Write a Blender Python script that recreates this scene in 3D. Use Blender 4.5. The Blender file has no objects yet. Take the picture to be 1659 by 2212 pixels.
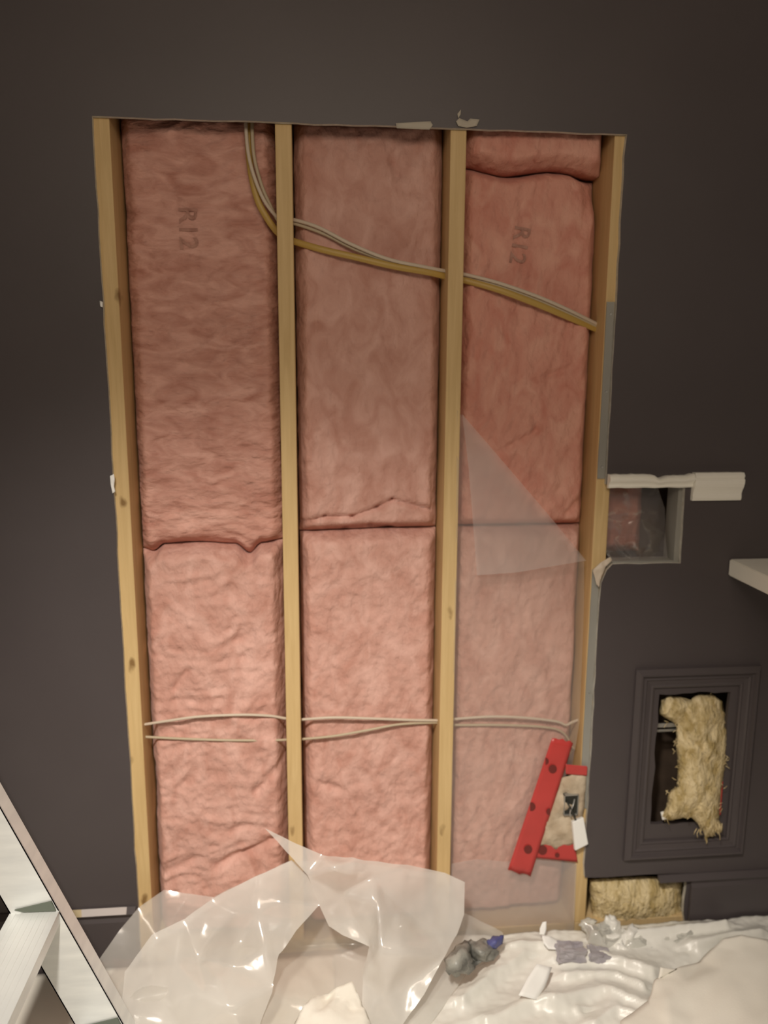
import bpy, bmesh, math, random
from mathutils import Vector, Matrix, noise
from mathutils.geometry import delaunay_2d_cdt
random.seed(7)
S = bpy.context.scene
COL = S.collection

# ------------------------------------------------------------------ camera
F = 1690.0; CX, CY = 829.5, 1106.0
WALL_D = 1.92; CAM_H = 1.60
CAM = Vector((0, -WALL_D, CAM_H))
def _axis(v): return Vector((v[0]-CX, v[1]-CY, F)).normalized()
down = _axis((785, 10336)); vx = _axis((18600, 881))
vx = (vx - down*vx.dot(down)).normalized()
vz = -down; vy = vz.cross(vx)
def to_world(c): c = Vector(c); return Vector((vx.dot(c), vy.dot(c), vz.dot(c)))
def P(px, py, y=0.0):
    r = to_world((px-CX, py-CY, F)); t = (y+WALL_D)/r.y
    return CAM + r*t
cam = bpy.data.objects.new('camera', bpy.data.cameras.new('camera')); COL.objects.link(cam)
cr, cu, cb = to_world((1,0,0)), to_world((0,-1,0)), to_world((0,0,-1))
M = Matrix((cr, cu, cb)).transposed().to_4x4(); M.translation = CAM
cam.matrix_world = M
cam.data.sensor_fit = 'VERTICAL'; cam.data.sensor_height = 36.0; cam.data.sensor_width = 27.0
cam.data.lens = 36.0*F/2212.0
cam.data.clip_start = 0.02
cam.data.dof.use_dof = True; cam.data.dof.focus_distance = 1.66; cam.data.dof.aperture_fstop = 1.6
S.camera = cam

# ------------------------------------------------------------------ light
w = bpy.data.worlds.new('room_ambient'); S.world = w; w.use_nodes = True
w.node_tree.nodes['Background'].inputs[0].default_value = (1.0, 0.86, 0.72, 1)
w.node_tree.nodes['Background'].inputs[1].default_value = 0.11
def lamp(name, kind, loc, target, power, color, **k):
    d = bpy.data.lights.new(name, kind); d.energy = power; d.color = color
    for a, v in k.items(): setattr(d, a, v)
    o = bpy.data.objects.new(name, d); COL.objects.link(o); o.location = loc
    o.rotation_euler = (Vector(target)-Vector(loc)).to_track_quat('-Z', 'Y').to_euler()
    return o
lamp('ceiling_spot', 'SPOT', (-0.33, -2.05, 2.62), (-0.10, -0.46, 0.0), 300, (1.0, 0.92, 0.82), spot_size=math.radians(68), spot_blend=1.0, shadow_soft_size=0.08)
lamp('ambient_fill', 'AREA', (0.1, -2.3, 2.6), (0.1, -0.2, 1.0), 24, (1.0, 0.83, 0.66), shape='RECTANGLE', size=1.6, size_y=0.8)  # unseen area lamp added high behind the camera as ambient fill
S.view_settings.view_transform = 'Standard'; S.view_settings.look = 'None'
S.view_settings.gamma = 1; S.view_settings.use_curve_mapping = False
S.view_settings.exposure = 0.0

# ------------------------------------------------------------------ materials
def rgb(h):
    h = h.lstrip('#'); c = [int(h[i:i+2], 16)/255 for i in (0, 2, 4)]
    return tuple(x/12.92 if x <= .04045 else ((x+.055)/1.055)**2.4 for x in c)
def mat(name, c1, c2=None, rough=.8, scale=20, stretch=(1,1,1), bump=0, bscale=None, metal=0, spec=.5, detail=5, dist=.0, mix=(.35,.65), bd=.004, sheen=0, sss=0):
    m = bpy.data.materials.new(name); m.use_nodes = True; nt = m.node_tree; N = nt.nodes; L = nt.links
    b = N['Principled BSDF']; b.inputs['Roughness'].default_value = rough; b.inputs['Metallic'].default_value = metal
    b.inputs['Specular IOR Level'].default_value = spec
    if sheen: b.inputs['Sheen Weight'].default_value = sheen
    b.inputs['Base Color'].default_value = (*c1, 1)
    tc = N.new('ShaderNodeTexCoord'); mp = N.new('ShaderNodeMapping'); mp.inputs['Scale'].default_value = stretch
    L.new(tc.outputs['Object'], mp.inputs[0])
    if c2:
        n = N.new('ShaderNodeTexNoise'); n.inputs['Scale'].default_value = scale; n.inputs['Detail'].default_value = detail; n.inputs['Distortion'].default_value = dist
        L.new(mp.outputs[0], n.inputs['Vector'])
        r = N.new('ShaderNodeValToRGB'); r.color_ramp.elements[0].position = mix[0]; r.color_ramp.elements[1].position = mix[1]
        r.color_ramp.elements[0].color = (*c1, 1); r.color_ramp.elements[1].color = (*c2, 1)
        L.new(n.outputs[0], r.inputs[0]); L.new(r.outputs[0], b.inputs['Base Color'])
    if bump:
        n2 = N.new('ShaderNodeTexNoise'); n2.inputs['Scale'].default_value = bscale or scale; n2.inputs['Detail'].default_value = 6
        L.new(mp.outputs[0], n2.inputs['Vector'])
        bp = N.new('ShaderNodeBump'); bp.inputs['Strength'].default_value = bump; bp.inputs['Distance'].default_value = bd
        L.new(n2.outputs[0], bp.inputs['Height']); L.new(bp.outputs[0], b.inputs['Normal'])
    return m
def plastic(name, alpha, col=(.86,.86,.82), rough=.22, gloss=.12, bump=.15, bscale=14):
    m = bpy.data.materials.new(name); m.use_nodes = True; nt = m.node_tree; N = nt.nodes; L = nt.links
    N.remove(N['Principled BSDF']); out = N['Material Output']
    tr = N.new('ShaderNodeBsdfTransparent'); tr.inputs[0].default_value = (.97,.97,.96,1)
    df = N.new('ShaderNodeBsdfDiffuse'); df.inputs[0].default_value = (*col,1)
    tl = N.new('ShaderNodeBsdfTranslucent'); tl.inputs[0].default_value = (*col,1)
    gl = N.new('ShaderNodeBsdfGlossy'); gl.inputs['Roughness'].default_value = rough; gl.inputs[0].default_value = (1,1,1,1)
    m1 = N.new('ShaderNodeMixShader'); m1.inputs[0].default_value = .35; L.new(df.outputs[0], m1.inputs[1]); L.new(tl.outputs[0], m1.inputs[2])
    tc = N.new('ShaderNodeTexCoord')
    no = N.new('ShaderNodeTexNoise'); no.inputs['Scale'].default_value = 5; no.inputs['Detail'].default_value = 3; L.new(tc.outputs['Object'], no.inputs['Vector'])
    mr = N.new('ShaderNodeMapRange'); mr.inputs[1].default_value = .3; mr.inputs[2].default_value = .7
    mr.inputs[3].default_value = alpha*.8; mr.inputs[4].default_value = min(1, alpha*1.2); L.new(no.outputs[0], mr.inputs[0])
    m2 = N.new('ShaderNodeMixShader'); L.new(mr.outputs[0], m2.inputs[0]); L.new(tr.outputs[0], m2.inputs[1]); L.new(m1.outputs[0], m2.inputs[2])
    lw = N.new('ShaderNodeFresnel'); lw.inputs[0].default_value = 1.45
    ad = N.new('ShaderNodeMath'); ad.operation = 'MULTIPLY_ADD'; L.new(lw.outputs[0], ad.inputs[0]); ad.inputs[1].default_value = .25; ad.inputs[2].default_value = gloss*.25
    m3 = N.new('ShaderNodeMixShader'); L.new(ad.outputs[0], m3.inputs[0]); L.new(m2.outputs[0], m3.inputs[1]); L.new(gl.outputs[0], m3.inputs[2])
    n2 = N.new('ShaderNodeTexNoise'); n2.inputs['Scale'].default_value = bscale; n2.inputs['Detail'].default_value = 2; L.new(tc.outputs['Object'], n2.inputs['Vector'])
    bp = N.new('ShaderNodeBump'); bp.inputs['Strength'].default_value = bump; bp.inputs['Distance'].default_value = .01; L.new(n2.outputs[0], bp.inputs['Height'])
    for s in (df, gl): L.new(bp.outputs[0], s.inputs['Normal'])
    L.new(m3.outputs[0], out.inputs[0])
    return m
def wood(name, c1, c2, ck, kscale=5.0, thr=.09):
    m = mat(name, c1, c2, rough=.65, scale=9, stretch=(9,9,.5), bump=.15, bscale=30, detail=6, dist=.6, mix=(.3,.7))
    nt = m.node_tree; N = nt.nodes; L = nt.links; b = N['Principled BSDF']
    ramp = [n for n in N if n.type == 'VALTORGB'][0]
    tc = [n for n in N if n.type == 'TEX_COORD'][0]
    mp = N.new('ShaderNodeMapping'); mp.inputs['Scale'].default_value = (1.6, .4, .8); L.new(tc.outputs['Object'], mp.inputs[0])
    nn = N.new('ShaderNodeTexNoise'); nn.inputs['Scale'].default_value = 30; L.new(mp.outputs[0], nn.inputs['Vector'])
    av = N.new('ShaderNodeVectorMath'); av.operation = 'MULTIPLY_ADD'; L.new(nn.outputs['Color'], av.inputs[0]); av.inputs[1].default_value = (.03,.03,.03); L.new(mp.outputs[0], av.inputs[2])
    v = N.new('ShaderNodeTexVoronoi'); v.inputs['Scale'].default_value = kscale; v.inputs['Randomness'].default_value = 1; L.new(av.outputs[0], v.inputs['Vector'])
    r = N.new('ShaderNodeValToRGB'); r.color_ramp.elements[0].position = thr*.4; r.color_ramp.elements[1].position = thr
    r.color_ramp.elements[0].color = (1,1,1,1); r.color_ramp.elements[1].color = (0,0,0,1); L.new(v.outputs['Distance'], r.inputs[0])
    mx = N.new('ShaderNodeMix'); mx.data_type = 'RGBA'; L.new(r.outputs[0], mx.inputs['Factor']); L.new(ramp.outputs[0], mx.inputs['A']); mx.inputs['B'].default_value = (*ck,1)
    L.new(mx.outputs['Result'], b.inputs['Base Color'])
    return m
M_PAINT = mat('dark_taupe_paint', (.074,.062,.064), (.081,.068,.070), rough=.46, scale=3, bump=.12, bscale=160, bd=.001, spec=.5)
M_GYP = mat('gypsum_edge', (.62,.60,.54), (.48,.46,.40), rough=.95, scale=60)
M_WOOD = wood('pine_stud', (.60,.42,.19), (.70,.51,.25), (.26,.15,.05), 7.0, .13)
M_WOODL = wood('pine_plate', (.55,.40,.20), (.64,.48,.26), (.24,.14,.05))
M_SHEATH = mat('dark_sheathing', (.05,.032,.02), (.09,.06,.04), rough=.9, scale=12)
def pink(name, st, a=(.50,.235,.18), b=(.78,.455,.375)):
    return mat(name, a, b, rough=1, scale=11, stretch=st, bump=.9, bscale=30, bd=.012, spec=.05, detail=9, dist=1.0, mix=(.28,.68), sheen=.1)
M_PINKH = pink('pink_fiberglass_crinkled', (1, 1, 2.4))
M_PINKD = pink('pink_fiberglass_smooth', (1.5, 1, 1), (.55,.285,.225), (.74,.455,.385))
M_PINKR = pink('pink_fiberglass_rosy', (1.6, 1, 1), (.62,.26,.20), (.77,.42,.33))
M_YEL = mat('yellow_mineral_wool', (.50,.38,.17), (.88,.74,.46), rough=1, scale=22, stretch=(1.8,1,1), bump=1, bscale=60, bd=.012, spec=.05, detail=8, dist=.8)
M_CABW = mat('white_cable_jacket', (.62,.53,.42), rough=.5)
M_CABG = mat('grey_cable_jacket', (.50,.42,.29), rough=.5)
M_CABY = mat('yellow_cable_jacket', (.50,.33,.08), rough=.45)
M_GREY = mat('grey_strip', (.33,.325,.29), (.28,.275,.25), rough=.6, scale=8, stretch=(1,1,.3))
M_WHITE = mat('white_trim_paint', (.93,.92,.84), rough=.4)
M_PAPER = mat('white_paper', (.95,.95,.92), rough=.7)
M_VAP = plastic('clear_poly_sheet', .19, col=(.84,.80,.76), gloss=.04, rough=.35, bump=.10)
M_VAP2 = plastic('clear_poly_flap', .30, col=(.86,.80,.78), gloss=.05, rough=.3, bump=.10)
M_POLY = plastic('crumpled_poly', .42, col=(.95,.94,.90), gloss=.2, rough=.16, bump=.25, bscale=10)
M_POLY2 = plastic('crumpled_poly_fold', .66, col=(.96,.95,.91), gloss=.2, rough=.15, bump=.25, bscale=10)
M_NICHE = plastic('wrinkled_poly', .16, col=(.85,.8,.8), gloss=.3, rough=.15, bump=.35, bscale=14)
M_PDROP = mat('whitish_drop_plastic', (.83,.82,.77), (.74,.73,.67), rough=.35, scale=6, bump=.3, bscale=9, bd=.01)
M_CANVAS = mat('beige_canvas', (.88,.845,.76), (.84,.80,.71), rough=.9, scale=5, bump=.25, bscale=200, bd=.001)
M_FLOOR = mat('floor_board', (.32,.22,.13), (.25,.16,.09), rough=.5, scale=5, stretch=(1,8,1))
M_CEIL = mat('ceiling_white', (.7,.69,.66), rough=.9, bump=.2, bscale=60)
M_TAPE = mat('red_sheathing_tape', (.56,.055,.05), (.50,.05,.045), rough=.35, scale=10)
M_INK = mat('dark_red_print', (.16,.02,.016), rough=.6)
M_STAMP = mat('faded_print', (.40,.205,.16), (.52,.29,.23), rough=1, scale=60)
M_STEEL = mat('galvanised_steel', (.55,.55,.52), (.42,.42,.40), rough=.45, metal=.7, scale=30)
M_ALU = mat('brushed_aluminium', (.80,.82,.80), (.70,.72,.71), rough=.4, metal=.25, scale=6, stretch=(1,1,6), bump=.05)
M_RUBBER = mat('black_rubber', (.02,.02,.02), rough=.7)
M_BLACK = mat('black_wire', (.025,.025,.02), rough=.5)
M_LILAC = mat('lilac_grey_board', (.33,.31,.35), (.44,.42,.44), rough=.8, scale=18)
M_DKFOIL = mat('dark_grey_wrap', (.12,.12,.11), (.40,.40,.36), rough=.4, scale=22)
M_BLUE = mat('blue_wrap', (.10,.11,.30), rough=.5)
M_FOAM = mat('pale_gasket_foam', (.60,.50,.37), (.46,.36,.25), rough=.8, scale=25, bump=.6, bscale=40, bd=.01)

# ------------------------------------------------------------------ helpers
def link(name, me, m=None, parent=None, smooth=False):
    o = bpy.data.objects.new(name, me); COL.objects.link(o)
    if m is not None:
        for x in (m if isinstance(m, (list, tuple)) else [m]): me.materials.append(x)
    if smooth:
        for p in me.polygons: p.use_smooth = True
    if parent is not None: o.parent = parent
    return o
def frombm(name, bm, m=None, parent=None, smooth=False):
    bmesh.ops.recalc_face_normals(bm, faces=bm.faces)
    me = bpy.data.meshes.new(name); bm.to_mesh(me); bm.free()
    return link(name, me, m, parent, smooth)
def tag(o, label, cat, group=None, kind=None):
    o['label'] = label; o['category'] = cat
    if group: o['group'] = group
    if kind: o['kind'] = kind
    return o
def struct(o): o['kind'] = 'structure'; return o
def empty(name, loc, label, cat, group=None):
    o = bpy.data.objects.new(name, None); COL.objects.link(o); o.location = loc; o.empty_display_size = .05
    tag(o, label, cat, group)
    bpy.context.view_layer.update(); return o
def adopt(o, par):          # keep world place
    o.parent = par; o.matrix_parent_inverse = Matrix.Translation(par.location).inverted(); return o
def bx(bm, x0, x1, y0, y1, z0, z1, bev=0):
    vs = [bm.verts.new((x, y, z)) for x in (x0, x1) for y in (y0, y1) for z in (z0, z1)]
    fs = [(0,1,3,2),(4,6,7,5),(0,4,5,1),(2,3,7,6),(0,2,6,4),(1,5,7,3)]
    faces = [bm.faces.new([vs[i] for i in f]) for f in fs]
    if bev:
        es = list({e for f in faces for e in f.edges})
        bmesh.ops.bevel(bm, geom=es, offset=bev, segments=2, affect='EDGES', profile=.5)
def box(name, x0, x1, y0, y1, z0, z1, m, parent=None, bev=.002):
    bm = bmesh.new(); bx(bm, x0, x1, y0, y1, z0, z1, bev); return frombm(name, bm, m, parent)
def smooth_path(pts, n=8):
    pts = [Vector(p) for p in pts]; out = []
    q = [pts[0]*2-pts[1]] + pts + [pts[-1]*2-pts[-2]]
    for i in range(1, len(q)-2):
        for k in range(n):
            t = k/n; a, b, c, d = q[i-1:i+3]
            out.append(.5*((2*b)+(c-a)*t+(2*a-5*b+4*c-d)*t*t+(3*b-a-3*c+d)*t**3))
    out.append(pts[-1]); return out
def tube(name, pts, rx, m, parent=None, ry=None, seg=10, n=8):
    ry = ry or rx; path = smooth_path(pts, n) if n > 1 else [Vector(p) for p in pts]
    bm = bmesh.new(); rings = []
    for i, p in enumerate(path):
        t = (path[min(i+1, len(path)-1)]-path[max(i-1, 0)]).normalized()
        side = t.cross(Vector((0,1,0)))
        if side.length < .05: side = t.cross(Vector((1,0,0)))
        side.normalize(); fw = t.cross(side).normalized()
        rings.append([bm.verts.new(p+side*rx*math.cos(a)+fw*ry*math.sin(a)) for a in [2*math.pi*k/seg for k in range(seg)]])
    for a, b in zip(rings, rings[1:]):
        for k in range(seg): bm.faces.new((a[k], a[(k+1)%seg], b[(k+1)%seg], b[k]))
    bm.faces.new(rings[0]); bm.faces.new(rings[-1][::-1])
    return frombm(name, bm, m, parent, True)
def fbm(p, o=4):
    s = 0; a = 1; p = Vector(p)
    for _ in range(o): s += a*noise.noise(p); p = p*2.03+Vector((3.1,1.7,5.3)); a *= .5
    return s
def ridge(p, o=3):
    s = 0; a = 1; p = Vector(p)
    for _ in range(o): s += a*(1-2*abs(noise.noise(p))); p = p*2.1+Vector((4.1,2.7,1.3)); a *= .5
    return s
def sst(x, a, b):
    t = max(0, min(1, (x-a)/(b-a))); return t*t*(3-2*t)

# ------------------------------------------------------------------ room shell
def wallmesh():
    j = lambda a=.0015: random.uniform(-a, a)
    XL, XR, ZT = -1.9, 2.1, 2.7
    out = [(XL,0),(XL,ZT),(XR,ZT),(XR,0)]
    ope = []                                     # opening outline walked from bottom right up and round to bottom left
    ope += [(1.068,0),(1.066,.03)]
    ope += [(1.060+j(.003), z) for z in (.06,.10,.14)] + [(1.058,.187)]
    ope += [(x, .190+j()) for x in (1.0,.94,.88,.82,.785)] + [(.760,.192)]
    ope += [(.757+j(), z) for z in [.192+.04*i for i in range(1,20)]]      # right edge up to ~.95
    ope += [(.757,1.0),(.759,1.05),(.772,1.085),(.786,1.100)]
    ope += [(x, 1.100+j()) for x in (.82,.86,.90,.94)] + [(.972,1.099)]
    ope += [(.971+j(), z) for z in (1.14,1.18,1.22,1.26)] + [(.968,1.312)]
    ope += [(x, 1.311+j()) for x in (.93,.88,.84,.80)] + [(.757,1.311)]
    ope += [(.757+j(), z) for z in [1.35+.05*i for i in range(16)]] + [(.760,2.149)]
    ope += [(x, 2.149+j()) for x in [.70-.045*i for i in range(25)]] + [(-.470,2.149)]
    ope += [(-.470+j(), z) for z in [2.10-.05*i for i in range(41)]] + [(-.470,0)]
    loop = out + ope                              # (XR,0) -> bottom right of opening ... (-.470,0) -> back to (XL,0)
    hole = []
    hx0,hx1,hz0,hz1 = .940,1.142,.348,.734
    n=9
    hole += [(hx0+(hx1-hx0)*i/n, hz0+j(.003)) for i in range(n)]
    hole += [(hx1+j(.003), hz0+(hz1-hz0)*i/n) for i in range(n)]
    hole += [(hx1-(hx1-hx0)*i/n, hz1+j(.003)) for i in range(n)]
    hole += [(hx0+j(.003), hz1-(hz1-hz0)*i/n) for i in range(n)]
    bm = bmesh.new(); es = []
    for L in (loop, hole):
        v = [bm.verts.new((x, 0, z)) for x, z in L]
        es += [bm.edges.new((v[i], v[(i+1)%len(v)])) for i in range(len(v))]
    bmesh.ops.triangle_fill(bm, use_beauty=True, use_dissolve=False, edges=es)
    r = bmesh.ops.extrude_face_region(bm, geom=list(bm.faces))
    for v in [g for g in r['geom'] if isinstance(g, bmesh.types.BMVert)]: v.co.y = .0127
    bmesh.ops.recalc_face_normals(bm, faces=bm.faces)
    for f in bm.faces:
        f.material_index = 0 if f.normal.y < -.5 else 1
        cc = f.calc_center_median()
        if .93 < cc.x < 1.15 and .34 < cc.z < .74: f.material_index = 0
    return bm
struct(frombm('wall_back', wallmesh(), [M_PAINT, M_GYP]))
def plane_box(name, *a, m=None): return struct(box(name, *a, m, bev=0))
plane_box('wall_outer', -1.9, 2.1, .155, .175, 0, 2.7, m=M_SHEATH)
plane_box('floor', -1.9, 2.1, -4.0, .175, -.03, 0, m=M_FLOOR)
plane_box('ceiling', -1.9, 2.1, -4.0, .175, 2.7, 2.73, m=M_CEIL)

def profile_run(bm, prof, x0, x1, z0=0, jag0=0, jag1=0):   # prof: (depth toward room, z)
    a = [bm.verts.new((x0+random.uniform(-jag0,jag0), -d, z0+z)) for d, z in prof]
    b = [bm.verts.new((x1+random.uniform(-jag1,jag1), -d, z0+z)) for d, z in prof]
    n = len(prof)
    for i in range(n): bm.faces.new((a[i], a[(i+1)%n], b[(i+1)%n], b[i]))
    bm.faces.new(a); bm.faces.new(b[::-1])
BASE = [(0,0),(.014,0),(.014,.150),(.010,.160),(.012,.168),(.012,.172),(0,.172)]
CAP = [(0,.172),(.012,.172),(.020,.174),(.021,.177),(.004,.187),(0,.187)]
for nm, x0, x1, cx0 in (('baseboard_left', -1.9, -.474, -1.9), ('baseboard_right', 1.070, 2.1, .973)):
    bm = bmesh.new(); profile_run(bm, BASE, x0, x1); o = struct(frombm(nm, bm, M_PAINT))
    bm = bmesh.new(); profile_run(bm, CAP, cx0, x1); c = frombm('cap_moulding', bm, M_PAINT, o)
# worn paint on the left cap
def worn(x0, x1, m, par):
    bm = bmesh.new(); profile_run(bm, [(.0042,.1868),(.0208,.1771),(.0216,.1779),(.0050,.1880)], x0, x1, jag0=.004, jag1=.004)
    return frombm('worn_edge', bm, m, par)
bl = bpy.data.objects['baseboard_left']
worn(-.680, -.612, mat('bare_wood_edge', (.50,.40,.24), rough=.6), bl); worn(-.612, -.500, mat('scraped_paint_edge', (.55,.50,.48), rough=.3), bl)

# panel moulding (picture-frame) on the right
def frame_mould(name, x0, x1, z0, z1, prof, m, parent=None):
    bm = bmesh.new(); cs = [(x0,z0,1,1),(x1,z0,-1,1),(x1,z1,-1,-1),(x0,z1,1,-1)]; rings = []
    for x, z, sx, sz in cs: rings.append([bm.verts.new((x+sx*i, -d, z+sz*i)) for i, d in prof])
    n = len(prof)
    for k in range(4):
        a, b = rings[k], rings[(k+1)%4]
        for i in range(n): bm.faces.new((a[i], a[(i+1)%n], b[(i+1)%n], b[i]))
    return frombm(name, bm, m, parent)
MP = [(0,0),(.001,.009),(.011,.021),(.016,.021),(.020,.011),(.026,.010),(.030,.013),(.034,.008),(.046,.006),(.050,.009),(.055,.007),(.056,0)]
struct(frame_mould('trim_1', .866, 1.220, .242, .810, MP, M_PAINT))

# ------------------------------------------------------------------ studs
SY0, SY1 = .0127, .153
studs = [(-.474,-.436,'pale pine wall stud at the left edge of the opening, knot halfway up'),
         (-.068,-.030,'pale pine wall stud second from the left, cable passing through near its top'),
         (.339,.377,'pine wall stud third from the left, beside the hanging clear plastic sheet'),
         (.735,.773,'pine wall stud at the right edge of the opening, partly covered by grey strips')]
for x0, x1, lb in studs:
    o = box('wall_stud', x0, x1, SY0, SY1, .040, 2.62, M_WOOD, bev=.0025)
    tag(o, lb, 'stud', 'vertical studs in the opened wall')
tag(box('bottom_plate', -.60, 1.5, SY0, SY1, .001, .040, M_WOODL), 'pine bottom plate under the studs, seen dimly behind the plastic', 'timber')
def strip(z0, z1, lb):
    bm = bmesh.new(); n = 12; a = []
    for i in range(n+1):
        z = z0+(z1-z0)*i/n
        a.append([bm.verts.new((x, y, z)) for x, y in ((.7365+random.uniform(-.0005,.0005),.0122),(.7365,.0090),(.7560,.0090),(.7560,.0122))])
    for p, q in zip(a, a[1:]):
        for k in range(4): bm.faces.new((p[k], p[(k+1)%4], q[(k+1)%4], q[k]))
    bm.faces.new(a[0]); bm.faces.new(a[-1][::-1])
    o = frombm('backing_strip', bm, M_GREY); tag(o, lb, 'strip', 'grey strips on the right stud')
    for z in (z0+.03, z1-.03, (z0+z1)/2):
        bm = bmesh.new(); bmesh.ops.create_cone(bm, cap_ends=True, segments=12, radius1=.004, radius2=.003, depth=.002, matrix=Matrix.Translation((.747,.0082,z))@Matrix.Rotation(math.pi/2,4,'X'))
        frombm('screw_head', bm, M_STEEL, o)
strip(1.325, 1.765, 'long grey strip on the right stud above the white chair rail stub')
strip(.40, 1.085, 'long grey strip on the right stud below the small square hole')

# ------------------------------------------------------------------ insulation
def batt(name, x0, x1, zb, zt, m, label, edge=.118, mid=.062, kind='h', seed=0, corner=0, left=0.0, ridges=(), amp=1.0):
    """puffy pink panel; zb/zt are functions of x"""
    nx = 64; H = zt((x0+x1)/2)-zb((x0+x1)/2); nz = max(12, int(H/.0058))
    def yf(x, z, u, v):
        dx = min(x-x0, x1-x); dz = min((1-v), v)*H
        e = sst(dx, -.004, .030)*sst(dz, -.004, .028)
        b = edge+(mid-edge)*e**.75
        b -= .012*fbm((x*4+seed, z*3, seed), 3)*e*amp
        if kind == 'h':
            q = (x*9+seed+.8*fbm((x*6, z*6, seed+4), 2), seed, z*26+1.4*fbm((x*5, z*5, seed+9), 2)); s = .0052
        elif kind == 'd':
            q = ((x+z*.35)*20+fbm((x*5, z*5, seed+4), 2), seed, (z-x*.5)*13); s = .0030
        else:
            q = ((x-z*.25)*30+fbm((x*6, z*6, seed+4), 2), seed, z*7); s = .0042
        b -= s*ridge(q, 3)*amp*(.35+.65*e)
        b -= .0022*fbm((x*45+seed, 1, z*60), 3)
        if corner:
            d = math.hypot((x1-x)*1.1, (zt(x)-z)*.75); b += .035*(1-sst(d, .02, .085))
        for (rx0, rz0, rx1, rz1, w, dep) in ridges:   # creases
            t = max(0, min(1, ((x-rx0)*(rx1-rx0)+(z-rz0)*(rz1-rz0))/((rx1-rx0)**2+(rz1-rz0)**2)))
            d = math.hypot(x-rx0-t*(rx1-rx0), z-rz0-t*(rz1-rz0)); b += dep*math.exp(-(d/w)**2)
        return max(.022, min(b, .148))
    bm = bmesh.new(); g = []
    for j in range(nz+1):
        v = j/nz; row = []
        for i in range(nx+1):
            u = i/nx; x = x0+(x1-x0)*u; z = zb(x)+(zt(x)-zb(x))*v
            wob = .0035*noise.noise((seed, z*14, x*3))
            xx = x + (wob if 0 < i < nx else (abs(wob) if i == 0 else -abs(wob)))
            row.append(bm.verts.new((xx, yf(x, z, u, v), z)))
        g.append(row)
    for j in range(nz):
        for i in range(nx): bm.faces.new((g[j][i], g[j][i+1], g[j+1][i+1], g[j+1][i]))
    rim = [g[0][i] for i in range(nx+1)]+[g[j][nx] for j in range(1, nz+1)]+[g[nz][i] for i in range(nx-1, -1, -1)]+[g[j][0] for j in range(nz-1, 0, -1)]
    back = [bm.verts.new((v.co.x, .152, v.co.z)) for v in rim]
    for k in range(len(rim)): bm.faces.new((rim[k], back[k], back[(k+1)%len(rim)], rim[(k+1)%len(rim)]))
    bm.faces.new(back)
    o = frombm(name, bm, m, smooth=True); tag(o, label, 'insulation', 'pink fiberglass batts between the studs')
    o['_'] = 0; del o['_']
    return o, (lambda x, z: yf(x, z, 0, (z-zb(x))/max(1e-6, zt(x)-zb(x))))
c = lambda v: (lambda x: v)
def interp(pts):
    def f(x):
        if x <= pts[0][0]: return pts[0][1]
        for (a, b), (q, d) in zip(pts, pts[1:]):
            if x <= q: return b+(d-b)*sst(x, a, q)
        return pts[-1][1]
    return f
def W(px, py, y=.07): p = P(px, py, y); return (p.x, p.z)
seamL = interp([W(300,1190), W(325,1196), W(352,1180), W(420,1176), W(505,1180), W(538,1200), W(565,1178), W(612,1170)])
seamM = interp([W(650,1152), W(740,1149), W(840,1145), W(935,1143)])
LB, LT = -.432, -.070; MB, MT = -.028, .337; RB, RT = .379, .733
seamL2 = lambda x: seamL(x)-.004
bL, yL = batt('insulation_batt', LB, LT, seamL, c(2.19), M_PINKH, 'crinkled pink insulation batt, upper one between the first two studs', seed=1.3, mid=.078, kind='h', amp=1.5)
bL2, _ = batt('insulation_batt', LB, LT, c(.045), seamL2, M_PINKD, 'puffy pink insulation batt, lower one between the first two studs', seed=5.1, mid=.048, kind='h', amp=.95,
      ridges=[(*W(470,1860),*W(600,1800),.012,.016),(*W(340,1880),*W(420,1850),.010,.012),(*W(555,1700),*W(612,1640),.012,.014),(*W(380,1480),*W(410,1440),.007,.008),(*W(330,1660),*W(335,1760),.012,.02)])
r = lambda *pts, w=.006, d=.010: [(*W(*a), *W(*b), w, d) for a, b in zip(pts, pts[1:])]
bM, _ = batt('insulation_batt', MB, MT, seamM, c(2.19), M_PINKD, 'pale pink insulation batt, upper one in the middle bay behind the yellow cable', seed=9.4, mid=.070, kind='d',
      ridges=r((650,1132),(700,1118),(760,1118),(815,1098),(850,1080),(930,1100), w=.006, d=.016)+r((745,1144),(800,1138),(850,1144), w=.006, d=.012)+r((850,350),(862,375), w=.009, d=.012))
bM2, _ = batt('insulation_batt', MB, MT, c(.045), lambda x: seamM(x)-.004, M_PINKD, 'pink insulation batt, lower one in the middle bay above the crumpled plastic', seed=14.2, mid=.062, kind='d',
      ridges=r((690,1690),(730,1700), w=.010, d=.010))
zfold = interp([W(1000,352), W(1100,372), W(1200,362), W(1290,375)])
bR, yR = batt('insulation_batt', RB, RT, c(1.19), lambda x: zfold(x)-.004, M_PINKR, 'rosy pink insulation batt in the right bay above the clear plastic sheet', seed=20.7, mid=.066, kind='v', corner=1,
      ridges=r((1100,965),(1160,930),(1150,900), w=.009, d=.012)+r((1160,820),(1240,790), w=.007, d=.010)+r((1225,1110),(1250,1080), w=.010, d=.014))
batt('insulation_batt', RB, RT, lambda x: zfold(x), c(2.19), M_PINKR, 'short folded pink insulation batt at the top of the right bay', seed=24.7, mid=.040, kind='v', amp=.6, edge=.10)
batt('insulation_batt', RB, RT, c(.045), c(1.186), M_PINKD, 'pink insulation batt in the right bay seen through the clear plastic sheet', seed=31.7, mid=.066, kind='v')
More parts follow.
